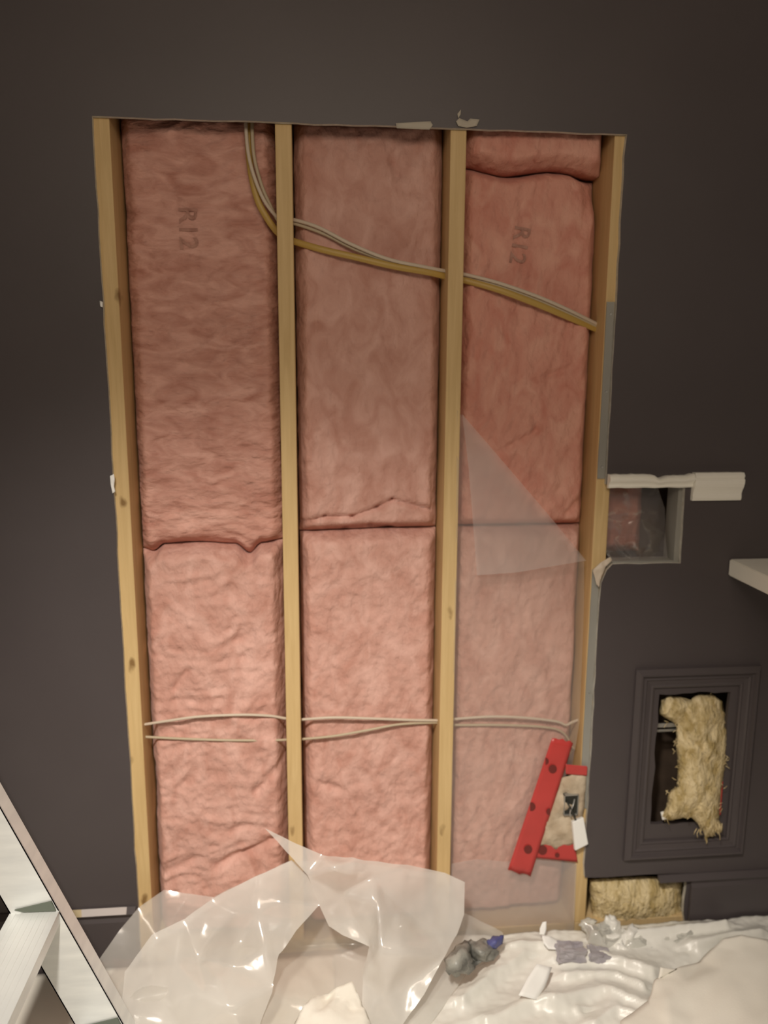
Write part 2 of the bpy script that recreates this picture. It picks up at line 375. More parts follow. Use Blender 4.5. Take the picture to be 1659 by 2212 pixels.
def stamp(txt, px, py, ysurf, par, size, rot, name='printed_marking'):
    cu_ = bpy.data.curves.new('t', 'FONT'); cu_.body = txt; cu_.size = size; cu_.align_x = 'CENTER'; cu_.align_y = 'CENTER'; cu_.resolution_u = 3
    cu_.offset = .0008
    t = bpy.data.objects.new('t', cu_); COL.objects.link(t); bpy.context.view_layer.update()
    me = bpy.data.meshes.new_from_object(t.evaluated_get(bpy.context.evaluated_depsgraph_get())); bpy.data.objects.remove(t)
    bm = bmesh.new(); bm.from_mesh(me)
    bmesh.ops.subdivide_edges(bm, edges=bm.edges, cuts=2, use_grid_fill=True); bmesh.ops.triangulate(bm, faces=bm.faces)
    cx, cz = W(px, py); R = Matrix.Rotation(rot, 2)
    for v in bm.verts:
        q = R@Vector((v.co.x, v.co.y)); x, z = cx+q.x, cz+q.y
        v.co = Vector((x, ysurf(x, z)-.0022, z))
    me2 = bpy.data.meshes.new(name); bm.to_mesh(me2); bm.free()
    return link(name, me2, M_STAMP, par)
stamp('R12', 404, 492, yL, bL, .062, -math.pi/2)
stamp('R12', 1120, 530, yR, bR, .058, -math.pi/2-.15)

# ------------------------------------------------------------------ cables
def cable(pts, r, m, label, ry=None, group='cables above'):
    o = tube('electrical_cable', [P(p[0], p[1], p[2]-.009) for p in pts], r, m, ry=ry); tag(o, label, 'cable', group); return o
cable([(530,225,.060),(532,290,.055),(538,340,.052),(552,390,.052),(572,435,.056),(598,468,.066),(618,474,.070),(640,476,.068),(690,492,.058),(760,528,.050),(840,560,.05),(920,577,.055),(985,590,.07),(1010,594,.064),(1080,612,.05),(1160,640,.05),(1225,668,.056),(1290,700,.080),(1340,725,.10)],
      .0042, M_CABW, 'white flat cable crossing all bays from the top, uppermost of the cable bundle', ry=.0030)
cable([(545,225,.066),(545,290,.060),(550,345,.058),(565,400,.058),(582,440,.062),(602,478,.072),(618,482,.078),(640,484,.074),(700,505,.064),(770,540,.058),(850,568,.056),(930,584,.062),(985,597,.078),(1010,602,.07),(1080,619,.056),(1160,648,.056),(1225,676,.062),(1290,706,.084),(1340,730,.10)],
      .0042, M_CABG, 'greyish beige cable running just under the white one through the studs', ry=.0030)
cable([(538,225,.078),(536,300,.070),(542,370,.068),(556,430,.066),(575,468,.068),(598,500,.074),(618,514,.080),(640,523,.076),(700,540,.060),(770,556,.054),(850,575,.054),(930,589,.060),(985,603,.076),(1010,607,.068),(1080,627,.054),(1160,657,.054),(1225,684,.062),(1290,712,.086),(1340,735,.10)],
      .0080, M_CABY, 'yellow cable, thickest and lowest of the bundle crossing the middle bay', ry=.0040)
cable([(285,1570,.062),(318,1564,.050),(370,1556,.040),(430,1548,.036),(520,1544,.036),(580,1546,.044),(612,1551,.052),(635,1555,.058),(655,1554,.052),(720,1550,.044),(800,1552,.044),(880,1555,.048),(930,1556,.054),(960,1556,.062),(985,1553,.056),(1060,1548,.044),(1130,1550,.044),(1200,1558,.050),(1222,1566,.054),(1236,1560,.060),(1275,1545,.075)],
      .0036, M_CABW, 'thin white cable bowed across the lower bays, upper of the low pair')
cable([(285,1590,.066),(320,1592,.056),(400,1596,.048),(500,1599,.046),(590,1599,.052),(635,1597,.062),(660,1596,.056),(720,1590,.050),(790,1578,.048),(860,1565,.050),(930,1561,.058),(960,1562,.068),(985,1566,.062),(1080,1566,.056),(1170,1570,.056),(1215,1582,.058),(1240,1620,.066)],
      .0034, M_CABG, 'thin beige cable sagging below the white one across the lower bays')

# ------------------------------------------------------------------ clear sheets
def sheet(name, outline, inner, m, parent=None, cuts=5, disp=.003, sc=14, smooth_n=2, thick=.0006, zmin=None, seed=0, autosm=True):
    pts = outline+inner; n = len(outline)
    v2 = [Vector((p[0], p[1])) for p in pts]
    vs, es, fs, ov, oe, of = delaunay_2d_cdt(v2, [(i, (i+1)%n) for i in range(n)], [], 1, 1e-4)
    bm = bmesh.new(); bv = []
    for k, v in enumerate(vs):
        src = ov[k][0]; bv.append(bm.verts.new(P(pts[src][0], pts[src][1], pts[src][2])))
    for f in fs:
        try: bm.faces.new([bv[i] for i in f])
        except ValueError: pass
    bmesh.ops.subdivide_edges(bm, edges=bm.edges, cuts=cuts, use_grid_fill=True)
    for _ in range(smooth_n): bmesh.ops.smooth_vert(bm, verts=[v for v in bm.verts if not v.is_boundary], factor=.5, use_axis_x=True, use_axis_y=True, use_axis_z=True)
    bmesh.ops.recalc_face_normals(bm, faces=bm.faces); bm.normal_update()
    for v in bm.verts:
        d = disp*(ridge(v.co*sc+Vector((seed,0,0)), 3)-.4)
        v.co += v.normal*d
        if zmin is not None and v.co.z < zmin: v.co.z = zmin+random.uniform(0,.002)
    o = frombm(name, bm, m, parent, smooth=True)
    if thick:
        md = o.modifiers.new('thickness', 'SOLIDIFY'); md.thickness = thick; md.offset = 0
    return o
Y0 = .0115
vb = sheet('vapor_barrier_sheet',
    [(988,886,Y0),(1048,960,.013),(1110,1036,.014),(1180,1118,.013),(1262,1211,Y0),(1262,1300,Y0),(1258,1420,Y0),(1252,1560,Y0),(1246,1600,.013),(1235,1660,.017),(1205,1700,.014),(1190,1760,.014),(1160,1830,.012),(1245,1850,.010),(1242,1960,.010),(1240,2040,.010),(1080,2062,.012),(968,2070,.010),(974,1850,Y0),(978,1500,Y0),(984,1200,Y0)],
    [(1100,1300,.022),(1110,1500,.024),(1090,1700,.022),(1100,1900,.020),(1040,1100,.018),(1110,1150,.02),(1180,1400,.020),(1040,1600,.02),(1050,1400,.021),(1030,1858,.016),(1140,1858,.012),(1150,1955,.016)],
    M_VAP, cuts=6, disp=.0022, sc=7, thick=0)
tag(vb, 'clear plastic vapour barrier hanging over the lower right bay', 'plastic sheet')
sheet('folded_corner', [(998,894,.010),(1060,966,.008),(1120,1036,.007),(1190,1118,.007),(1266,1211,.008),(1200,1222,.004),(1120,1236,.002),(1030,1243,.002),(1024,1160,.003),(1012,1010,.006)], [(1090,1130,.004),(1060,1060,.004),(1150,1180,.005)],
      M_VAP2, vb, cuts=5, disp=.0012, sc=9, thick=0)

sheet('lower_overlap', [(976,1866,.006),(1030,1856,.010),(1090,1862,.008),(1140,1856,.008),(1246,1866,.004),(1242,1960,.000),(1238,2040,.000),(1080,2062,.000),(968,2070,.000)], [(1040,1940,.012),(1150,1950,.010),(1100,2020,.004)],
      M_VAP2, vb, cuts=5, disp=.002, sc=9, thick=0)
pl = sheet('crumpled_plastic_sheet',
    [(212,2075,-.17),(258,2010,-.10),(300,1960,-.05),(355,1922,-.035),(410,1931,-.04),(462,1938,-.06),(495,1918,-.075),(560,1888,-.08),(625,1858,-.08),(700,1856,-.09),(800,1864,-.10),(960,1888,-.06),(1003,1972,-.06),(1085,2014,-.04),(1094,2058,-.08),(1010,2100,-.17),(930,2212,-.29),(930,2330,-.35),(560,2330,-.36),(250,2330,-.33),(235,2170,-.26)],
    [(300,2080,-.15),(345,2040,-.10),(420,2050,-.15),(380,2130,-.25),(480,2120,-.25),(570,1990,-.08),(650,2050,-.09),(760,2040,-.07),(700,1980,-.06),(640,2160,-.27),(380,2200,-.29),(520,2200,-.32),(700,2120,-.2),(860,2000,-.09),(950,1960,-.05),(900,2100,-.2),(1010,2020,-.09),(760,2200,-.30)],
    M_POLY, cuts=6, disp=.006, sc=9, zmin=.016, seed=2, smooth_n=1, thick=0)
tag(pl, 'big crumpled translucent plastic sheet heaped on the floor under the opening', 'plastic sheet')
sheet('creased_fold',
    [(270,2100,-.20),(330,2020,-.15),(400,1985,-.13),(480,1930,-.10),(560,1890,-.11),(630,1858,-.11),(665,1890,-.15),(690,1955,-.17),(640,2012,-.22),(605,2062,-.25),(590,2130,-.28),(560,2212,-.32),(560,2330,-.37),(270,2330,-.36),(262,2180,-.28)],
    [(500,1975,-.15),(515,2035,-.23),(555,1975,-.165),(575,2050,-.22),(610,1950,-.14),(620,1990,-.20),(430,2070,-.18),(468,2110,-.27),(500,2090,-.245),(440,2150,-.30),(380,2080,-.21),(350,2170,-.27),(500,2180,-.34),(400,2230,-.32)],
    M_POLY2, pl, cuts=6, disp=.005, sc=8, zmin=.022, seed=5, thick=0, smooth_n=1)
sheet('folded_flap',
    [(572,1788,-.13),(640,1822,-.14),(700,1848,-.15),(770,1856,-.17),(880,1868,-.15),(960,1885,-.12),(1003,1905,-.12),(1001,1975,-.15),(985,2020,-.18),(960,2065,-.23),(915,2150,-.29),(870,2212,-.32),(862,2330,-.38),(790,2330,-.38),(782,2212,-.31),(785,2110,-.25),(800,2045,-.22),(740,2020,-.20),(710,2000,-.19),(690,1955,-.18),(665,1890,-.17),(620,1840,-.145)],
    [(805,1890,-.165),(815,1950,-.22),(822,2048,-.295),(868,2056,-.295),(740,1930,-.17),(900,1950,-.17),(860,1960,-.19),(930,2010,-.19),(880,2130,-.27),(720,1874,-.215),(760,1884,-.20),(830,2150,-.30),(760,1985,-.18),(960,1950,-.15)],
    M_POLY2, pl, cuts=6, disp=.004, sc=10, zmin=.022, seed=8, thick=0, smooth_n=1)

# ------------------------------------------------------------------ red tape
def tape(quad, y, label, marks=(), torn=True):
    (a, b, cc, d) = quad                # a-b one end, d-c the other end
    bm = bmesh.new(); n = 22; k = 6; g = []
    for i in range(n+1):
        t = i/n; row = []
        for q in range(k+1):
            s = q/k
            px = (a[0]*(1-s)+b[0]*s)*(1-t)+(d[0]*(1-s)+cc[0]*s)*t; py = (a[1]*(1-s)+b[1]*s)*(1-t)+(d[1]*(1-s)+cc[1]*s)*t
            if torn and i in (0, n): py += random.uniform(-3, 3)
            yy = (y[0]*(1-t)+y[1]*t) - .0012 - .0012*noise.noise((px*.04, py*.02, 0))
            row.append(bm.verts.new(P(px, py, yy)))
        g.append(row)
    for i in range(n):
        for q in range(k): bm.faces.new((g[i][q], g[i][q+1], g[i+1][q+1], g[i+1][q]))
    o = frombm('red_tape', bm, M_TAPE, smooth=True)
    md = o.modifiers.new('thickness', 'SOLIDIFY'); md.thickness = .0004
    tag(o, label, 'tape', 'strips of red sheathing tape')
    for (t, s, rr, sides) in marks:
        px = (a[0]*(1-s)+b[0]*s)*(1-t)+(d[0]*(1-s)+cc[0]*s)*t; py = (a[1]*(1-s)+b[1]*s)*(1-t)+(d[1]*(1-s)+cc[1]*s)*t
        yy = (y[0]*(1-t)+y[1]*t)-.0036
        bm = bmesh.new(); vs = []
        lo, hi = sides
        for kk in range(15):
            an = lo+(hi-lo)*kk/14; vs.append(bm.verts.new(P(px+rr*math.cos(an), py+rr*1.05*math.sin(an), yy)))
        bm.faces.new(vs)
        bm2 = frombm('printed_mark', bm, M_INK, o)
    return o
FULL = (0, 2*math.pi*14/15)
tape(((1193,1592),(1238,1604),(1146,1893),(1097,1879)), (.012,.003), 'long slanting red tape strip stuck on the clear plastic', torn=True,
     marks=[(.22,.48,9,FULL),(.52,.10,9,(-1.9,1.9)),(.52,.93,7,(1.3,4.9)),(.82,.55,9,FULL),(.18,.06,7,(-1.6,1.6))])
tape(((1222,1651),(1222,1672),(1268,1676),(1269,1655)), (.009,.002), 'small red tape tab reaching the stud above the outlet box', marks=[])
tape(((1158,1820),(1150,1852),(1248,1862),(1240,1815)), (.011,.007), 'short wide red tape strip below the outlet box', marks=[(.2,.5,10,FULL),(.55,.75,5,FULL)])
tape(((1553,1690),(1562,1688),(1557,1760),(1548,1764)), (-.012,-.012), 'thin red tape sliver beside the yellow wool in the panel hole', torn=False)

# ------------------------------------------------------------------ outlet box + gasket + tag
def rag(name, outline, inner, m, label=None, cat=None, parent=None, disp=.004, sc=30, cuts=4, thick=.002, group=None, seed=0, zmin=None):
    o = sheet(name, outline, inner, m, parent, cuts=cuts, disp=disp, sc=sc, smooth_n=1, thick=thick, seed=seed, zmin=zmin)
    if label: tag(o, label, cat, group)
    return o
gask = rag('vapor_boot', [(1214,1680,.012),(1240,1672,.008),(1266,1676,.004),(1262,1740,.004),(1250,1800,.004),(1240,1822,.006),(1200,1832,.012),(1165,1826,.012),(1180,1770,.012),(1204,1712,.013)],
    [(1225,1700,.002),(1215,1740,-.002),(1222,1712,.012),(1205,1780,.004),(1190,1800,.000),(1225,1800,-.002),(1215,1765,.008)], M_FOAM, 'crumpled pale plastic boot around the outlet box', 'gasket', disp=.004, sc=34)
pb = P(1233, 1738, -.004)
ob = empty('outlet_box', (pb.x, pb.y, pb.z), 'dark open electrical box with loose wires at the right stud', 'electrical box')
def openbox(name, w_, h_, d_, m, par):
    bm = bmesh.new(); t = .0016
    bx(bm, -w_/2, w_/2, d_-t, d_, -h_/2, h_/2); bx(bm, -w_/2, -w_/2+t, -.004, d_, -h_/2, h_/2); bx(bm, w_/2-t, w_/2, -.004, d_, -h_/2, h_/2)
    bx(bm, -w_/2, w_/2, -.004, d_, h_/2-t, h_/2); bx(bm, -w_/2, w_/2, -.004, d_, -h_/2, -h_/2+t)
    return frombm(name, bm, m, par)
openbox('box_shell', .040, .060, .010, M_STEEL, ob)
box('box_interior', -.018, .018, .002, .0078, -.028, .028, M_BLACK, ob, bev=0)
tube('wire', [(-.012,0,.010),(-.006,-.012,.000),(.004,-.016,-.018),(.010,-.012,-.034),(.012,-.006,-.050)], .0022, M_BLACK, ob)
tube('wire', [(.010,0,.016),(.002,-.012,.004),(-.006,-.014,-.014),(-.002,-.010,-.030)], .0020, M_STEEL, ob)
tube('wire', [(-.006,0,-.010),(.002,-.010,-.020),(.012,-.012,-.040),(.020,-.008,-.074)], .0024, M_BLACK, ob)
def slab(name, quad, y, th, m, label, cat, group=None):
    bm = bmesh.new(); a = [bm.verts.new(P(px, py, y if not isinstance(y, (list, tuple)) else y[i])) for i, (px, py) in enumerate(quad)]
    f = bm.faces.new(a); r_ = bmesh.ops.extrude_face_region(bm, geom=[f]); nrm = f.normal
    bm.normal_update()
    for v in [g for g in r_['geom'] if isinstance(g, bmesh.types.BMVert)]: v.co += Vector((0, th, -th*.3))
    bmesh.ops.bevel(bm, geom=list(bm.edges), offset=min(.0015, th*.3), segments=1, affect='EDGES')
    o = frombm(name, bm, m); tag(o, label, cat, group); return o
slab('switch_device', [(1237,1776),(1261,1766),(1271,1824),(1243,1838)], (-.020,-.018,-.018,-.020), .014, M_PAPER, 'white plastic device dangling from the outlet box wires', 'outlet')

# ------------------------------------------------------------------ small square hole at the right
nl = empty('niche_lining', (.96, .03, 1.2), 'greyish lining board edges inside the small square hole', 'lining')
adopt(box('side_board', .958, .972, .0128, .075, 1.090, 1.318, M_GREY, bev=.001), nl)
adopt(box('bottom_board', .776, .958, .0128, .060, 1.088, 1.104, M_GREY, bev=.001), nl)
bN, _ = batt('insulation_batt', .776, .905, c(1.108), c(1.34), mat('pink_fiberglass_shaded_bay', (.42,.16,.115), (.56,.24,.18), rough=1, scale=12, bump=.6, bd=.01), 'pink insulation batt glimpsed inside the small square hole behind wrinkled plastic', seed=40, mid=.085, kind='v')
rag('wrinkled_plastic', [(1300,1060,.030),(1350,1052,.055),(1420,1056,.065),(1436,1100,.065),(1434,1150,.060),(1440,1205,.040),(1380,1212,.035),(1318,1212,.022),(1302,1180,.020),(1298,1120,.020)],
    [(1330,1090,.024),(1345,1130,.050),(1370,1150,.030),(1325,1160,.028),(1390,1180,.024),(1410,1200,.040),(1350,1185,.045),(1395,1110,.060),(1330,1195,.016)], M_NICHE,
    'shiny wrinkled plastic film inside the small square hole', 'plastic sheet', disp=.006, sc=22, thick=0, seed=3)
rag('torn_plastic_edge', [(1280,1232,-.001),(1296,1216,-.002),(1318,1203,-.004),(1322,1210,-.004),(1308,1224,-.006),(1299,1244,-.006),(1294,1268,-.004),(1288,1262,-.004),(1284,1245,-.002)],
    [(1300,1226,-.008)], M_CABW, 'torn whitish drywall paper curl at the lower left corner of the square hole', 'scrap', disp=.002, sc=50, thick=.0008)

# chair rail stubs
def rail(x0, x1, ztop, zbot, m, label, n=40):
    bm = bmesh.new(); rows = []
    for i in range(n+1):
        x = x0+(x1-x0)*i/n; a, b = zbot(x), ztop(x); h = b-a
        pr = [(0,0),(.010,0),(.013,.10),(.011,.24),(.014,.36),(.020,.50),(.023,.62),(.023,.74),(.019,.80),(.021,.90),(.016,1.0),(0,1.0)]
        rows.append([bm.verts.new((x, -d, a+h*q)) for d, q in pr])
    for p, q in zip(rows, rows[1:]):
        for k in range(len(p)): bm.faces.new((p[k], p[(k+1)%len(p)], q[(k+1)%len(q)], q[k]))
    bm.faces.new(rows[0]); bm.faces.new(rows[-1][::-1])
    o = frombm('chair_rail', bm, m); tag(o, label, 'trim', 'leftover chair rail pieces'); return o
rail(.985, 1.117, lambda x: 1.341+.0008*noise.noise((x*60,0,0)), lambda x: 1.268, M_WHITE, 'white chair rail stub with full profile right of the square hole')
nt_ = lambda x: 1.338-.011*math.exp(-((x-.893)/.014)**2)+.002*noise.noise((x*70,3,0))-.004*sst(x,.90,.92)*(1-sst(x,.95,.98))
rail(.759, .984, nt_, lambda x: 1.303+.002*noise.noise((x*30,9,0)), M_WHITE, 'narrow splintered white chair rail remnant along the top of the square hole')

# white shelf at the right border
bm = bmesh.new(); zt = 1.109; th = .045
plan = [(1.105,-.001),(1.75,-.001),(1.75,-.42),(1.105,-.42)]
pa, pb2 = P(1572,1243,-.004), None
vt = [bm.verts.new((x,y,zt)) for x,y in plan]; bm.faces.new(vt)
r_ = bmesh.ops.extrude_face_region(bm, geom=list(bm.faces))
for v in [g for g in r_['geom'] if isinstance(g, bmesh.types.BMVert)]: v.co.z -= th
bmesh.ops.bevel(bm, geom=list(bm.edges), offset=.003, segments=2, affect='EDGES')
tag(frombm('corner_shelf', bm, M_WHITE), 'pale painted shelf board poking in from the right border', 'shelf')

# ------------------------------------------------------------------ yellow mineral wool
def puffy(name, outline, yc, T, m, label, cat, step=7, seed=0, nz=.004, group=None, flat_back=False, ycf=None):
    n = len(outline); dens = []
    for i in range(n):
        a, b = outline[i], outline[(i+1)%n]; k = max(1, int(math.hypot(b[0]-a[0], b[1]-a[1])/step))
        for q in range(k):
            jx = random.uniform(-1.5,1.5) if q else 0
            dens.append((a[0]+(b[0]-a[0])*q/k+jx, a[1]+(b[1]-a[1])*q/k+jx))
    def inside(x, y):
        c_ = False; j = len(dens)-1
        for i in range(len(dens)):
            if (dens[i][1] > y) != (dens[j][1] > y) and x < (dens[j][0]-dens[i][0])*(y-dens[i][1])/(dens[j][1]-dens[i][1])+dens[i][0]: c_ = not c_
            j = i
        return c_
    xs = [p[0] for p in dens]; ys = [p[1] for p in dens]; inner = []
    y = min(ys)
    while y < max(ys):
        x = min(xs)
        while x < max(xs):
            qx, qy = x+random.uniform(-1.5,1.5), y+random.uniform(-1.5,1.5)
            d = min(math.hypot(qx-p[0], qy-p[1]) for p in dens)
            if d > step*.5 and inside(qx, qy): inner.append((qx, qy, d))
            x += step
        y += step
    dm = max(i[2] for i in inner)
    pts = [(p[0], p[1], 0) for p in dens]+inner
    vs, es, fs, ov, oe, of = delaunay_2d_cdt([Vector((p[0],p[1])) for p in pts], [(i,(i+1)%len(dens)) for i in range(len(dens))], [], 1, 1e-4)
    bm = bmesh.new(); fr = []; bk = []
    for k, v in enumerate(vs):
        s = ov[k][0]; d = pts[s][2]; e = math.sqrt(min(1, d/(dm*.8)))
        base = ycf(pts[s][0], pts[s][1]) if ycf else yc
        q = P(pts[s][0], pts[s][1], base)
        nn = nz*(fbm((q.x*38+seed, seed, q.z*24), 4)+.5*ridge((q.x*50, seed, q.z*20), 2))
        fv = bm.verts.new(P(pts[s][0], pts[s][1], base-T*e-nn*(.3+.7*e))); fr.append(fv)
        bk.append(fv if d == 0 else bm.verts.new(P(pts[s][0], pts[s][1], base+(0.002 if flat_back else T*e*.7))))
    for f in fs:
        try: bm.faces.new([fr[i] for i in f])
        except ValueError: pass
        try: bm.faces.new([bk[i] for i in f][::-1])
        except ValueError: pass
    o = frombm(name, bm, m, smooth=True); tag(o, label, cat, group); return o
wool_y = lambda px, py: .030-.055*sst(py, 1500, 1780)
wc = puffy('wool_clump', [(1428,1512),(1446,1502),(1470,1505),(1492,1512),(1510,1500),(1540,1500),(1560,1515),(1568,1545),(1573,1590),(1568,1650),(1560,1700),(1554,1745),(1552,1770),(1562,1785),(1556,1800),(1546,1798),(1540,1808),(1530,1806),(1526,1824),(1522,1806),(1516,1790),(1506,1778),(1494,1766),(1470,1768),(1446,1772),(1428,1764),(1436,1748),(1446,1712),(1462,1698),(1464,1650),(1460,1610),(1462,1565),(1440,1552),(1424,1542)],
    .02, .034, M_YEL, 'shaggy yellow mineral wool clump spilling out of the panel moulding hole', 'insulation', step=6, seed=3, ycf=wool_y, nz=.013)
for k in range(26):       # loose fibres
    px = random.choice([random.uniform(1505,1560), random.uniform(1440,1500)]); py = 1800 if px > 1505 else 1768
    py = random.uniform(1770, 1800) if px > 1505 else random.uniform(1745,1766)
    a = (px, py, -.045); b = (px+random.uniform(-7,7), py+random.uniform(8,22), -.04); m_ = ((a[0]+b[0])/2+random.uniform(-4,4), (a[1]+b[1])/2, -.05)
    tube('fibre_tuft', [P(*a), P(*m_), P(*b)], .0011, M_YEL, wc, seg=5, n=4)
slab('wool_fleck', [(1428,1755),(1442,1752),(1448,1768),(1432,1772)], -.030, .006, M_PAPER, 'white drywall crumb at the lower left of the panel hole', 'scrap')
tag(box('metal_strap', .9415, 1.141, .030, .033, .6215, .6335, M_STEEL, bev=.0008), 'thin metal strap crossing the panel hole behind the yellow wool', 'strap')
tag(box('metal_strap', .9415, 1.141, .032, .035, .6075, .6145, M_STEEL, bev=.0008), 'second thinner metal strap just below the first inside the panel hole', 'strap')
puffy('wool_batt', [(1272,1900),(1300,1894),(1360,1892),(1420,1894),(1474,1896),(1476,1940),(1480,1985),(1476,2010),(1400,2018),(1320,2018),(1284,2016),(1276,1960)],
    .05, .042, M_YEL, 'flat yellow mineral wool filling the hole where baseboard was removed', 'insulation', step=8, seed=9, nz=.007)

# torn paper at the opening edges
for q, lb in (([(985,262),(992,255),(1010,262),(1016,256),(1036,258),(1030,272),(1008,276),(990,272)], 'torn white drywall paper at the top edge above the third stud'),
              ([(988,246),(996,236),(995,247),(990,256)], 'tiny paper curl sticking up above the third stud'),
              ([(855,266),(930,262),(935,270),(928,280),(857,277)], 'ragged strip of drywall paper on the top edge left of the third stud'),
              ([(238,1028),(246,1024),(248,1036),(246,1050),(249,1062),(243,1066),(239,1046)], 'small white plaster chips on the left edge of the opening'),
              ([(216,650),(222,652),(222,664),(217,662)], 'single tiny plaster chip high on the left edge of the opening')):
    rag('paper_scrap', [(x, y, -.003+random.uniform(-.003,.001)) for x, y in q], [], mat('torn_paper', (.50,.46,.38), rough=.9) if q[0][1] < 900 and q[0][0] > 300 else M_PAPER, lb, 'scrap', disp=.001, sc=60, cuts=2, thick=.0012, group='torn drywall paper along the opening')

# ------------------------------------------------------------------ floor coverings
def hfield(name, x0, x1, y0, y1, f, m, n=(150,90), thick=.003, mask=None):
    bm = bmesh.new(); nx, ny = n; g = []
    for j in range(ny+1):
        row = []
        for i in range(nx+1):
            x = x0+(x1-x0)*i/nx; y = y0+(y1-y0)*j/ny
            row.append(bm.verts.new((x, y, f(x, y))))
        g.append(row)
    for j in range(ny):
        for i in range(nx):
            if mask and not mask(x0+(x1-x0)*(i+.5)/nx, y0+(y1-y0)*(j+.5)/ny): continue
            bm.faces.new((g[j][i], g[j][i+1], g[j+1][i+1], g[j+1][i]))
    for v in [v for v in bm.verts if not v.link_faces]: bm.verts.remove(v)
    o = frombm(name, bm, m, smooth=True); md = o.modifiers.new('thickness', 'SOLIDIFY'); md.thickness = thick; md.offset = -1
    return o
def floor_h(x, y):
    h = .012+.004*fbm((x*3, y*4, 0), 3)+.006*max(0, ridge((x*2.2+.4*y, y*3.5, 4), 2)-.5)
    return max(.006, h)
tag(hfield('drop_cloth', -1.35, 1.75, -1.15, -.022, floor_h, M_CANVAS, n=(200,80)), 'beige canvas drop cloth covering the floor along the wall', 'drop cloth')
def on_floor(px, py, z=.045):
    r = to_world((px-CX, py-CY, F)); t = (z-CAM_H)/r.z; q = CAM+r*t; return (q.x, q.y)
FOLDS = []
for chain, hh, ww in (([(1000,2160),(1060,2110),(1130,2070)], .022, .022), ([(1212,2078),(1290,2074),(1350,2084),(1412,2108)], .028, .022), ([(1200,2168),(1300,2140),(1400,2172)], .022, .026),
                      ([(1310,2040),(1400,2030),(1500,2020),(1560,2012)], .026, .016), ([(1050,2200),(1150,2170),(1250,2178)], .020, .024), ([(1100,2056),(1200,2050)], .016, .016),
                      ([(1220,2110),(1330,2106),(1390,2130)], .018, .016), ([(1500,2050),(1640,2030)], .03, .02), ([(1280,2210),(1330,2180),(1400,2200)], .02, .02)):
    pq = [on_floor(*c_) for c_ in chain]
    FOLDS += [(*a, *b, hh, ww) for a, b in zip(pq, pq[1:])]
def folds(x, y):
    best = {}
    tot = 0
    for (ax, ay, bx_, by, hh, ww) in FOLDS:
        t = max(0, min(1, ((x-ax)*(bx_-ax)+(y-ay)*(by-ay))/((bx_-ax)**2+(by-ay)**2)))
        dx, dy = x-ax-t*(bx_-ax), y-ay-t*(by-ay); d = math.hypot(dx, dy)
        w_ = ww*(.55 if dy < 0 else 1.5)
        best[hh+ww*7] = max(best.get(hh+ww*7, 0), hh*math.exp(-(d/w_)**1.6))
    return sum(best.values())
def poly_h(x, y):
    e = min(1, max(0, (y+.75)/.12))*sst(x, .05, .2)*(1-sst(x, 1.45, 1.6))
    u = x*.9+y*.5; v = y-.35*x
    h = .006+.016*sst(y, -.22, -.04)+.008*max(0, ridge((u*3.2, v*5.0, 2), 2)-.2)+folds(x+.012*noise.noise((x*9,y*9,3)), y+.014*noise.noise((x*8,y*8,8)))+.0032*ridge((u*8, v*17, 7), 3)+.002*fbm((x*50,y*60,1),2)
    return floor_h(x, y)+.006+max(.0, h)*e
tag(hfield('plastic_drop_sheet', .05, 1.62, -.80, -.024, poly_h, M_PDROP, n=(300,150), thick=.001), 'wrinkled whitish plastic drop sheet bunched against the wall on the right', 'plastic sheet')
# canvas fold over the plastic on the far right
edge = [(1430,2100),(1425,2086),(1470,2084),(1515,2078),(1545,2050),(1562,2028),(1600,2022),(1659,2030),(1740,2035)]
rag('canvas_fold', [(1418,2118,-.25),(1424,2088,-.235),(1462,2094,-.225),(1512,2082,-.19),(1542,2052,-.17),(1562,2030,-.15),(1600,2024,-.15),(1659,2034,-.165),(1760,2045,-.17),(1800,2330,-.54),(1500,2340,-.53),(1330,2330,-.50),(1340,2212,-.37),(1400,2165,-.31)],
    [(1480,2130,-.28),(1560,2100,-.25),(1600,2060,-.20),(1500,2200,-.37),(1600,2190,-.38),(1650,2120,-.29),(1440,2160,-.33),(1640,2230,-.44),(1450,2240,-.43)], M_CANVAS, 'beige canvas drop cloth folded over the plastic at the lower right corner', 'drop cloth', disp=.006, sc=5, cuts=6, thick=.003, seed=1)
# white plastic ridges in front (bottom middle)
rag('canvas_bunch', [(640,2212,-.33),(655,2180,-.31),(700,2150,-.27),(760,2120,-.26),(775,2160,-.28),(800,2212,-.34),(800,2330,-.42),(620,2330,-.42)], [(700,2200,-.34),(740,2165,-.29),(690,2240,-.37)], M_CANVAS,
    'bunched beige cloth at the bottom between the two plastic folds', 'drop cloth', disp=.012, sc=18, cuts=5, thick=.003, zmin=.02, seed=4)

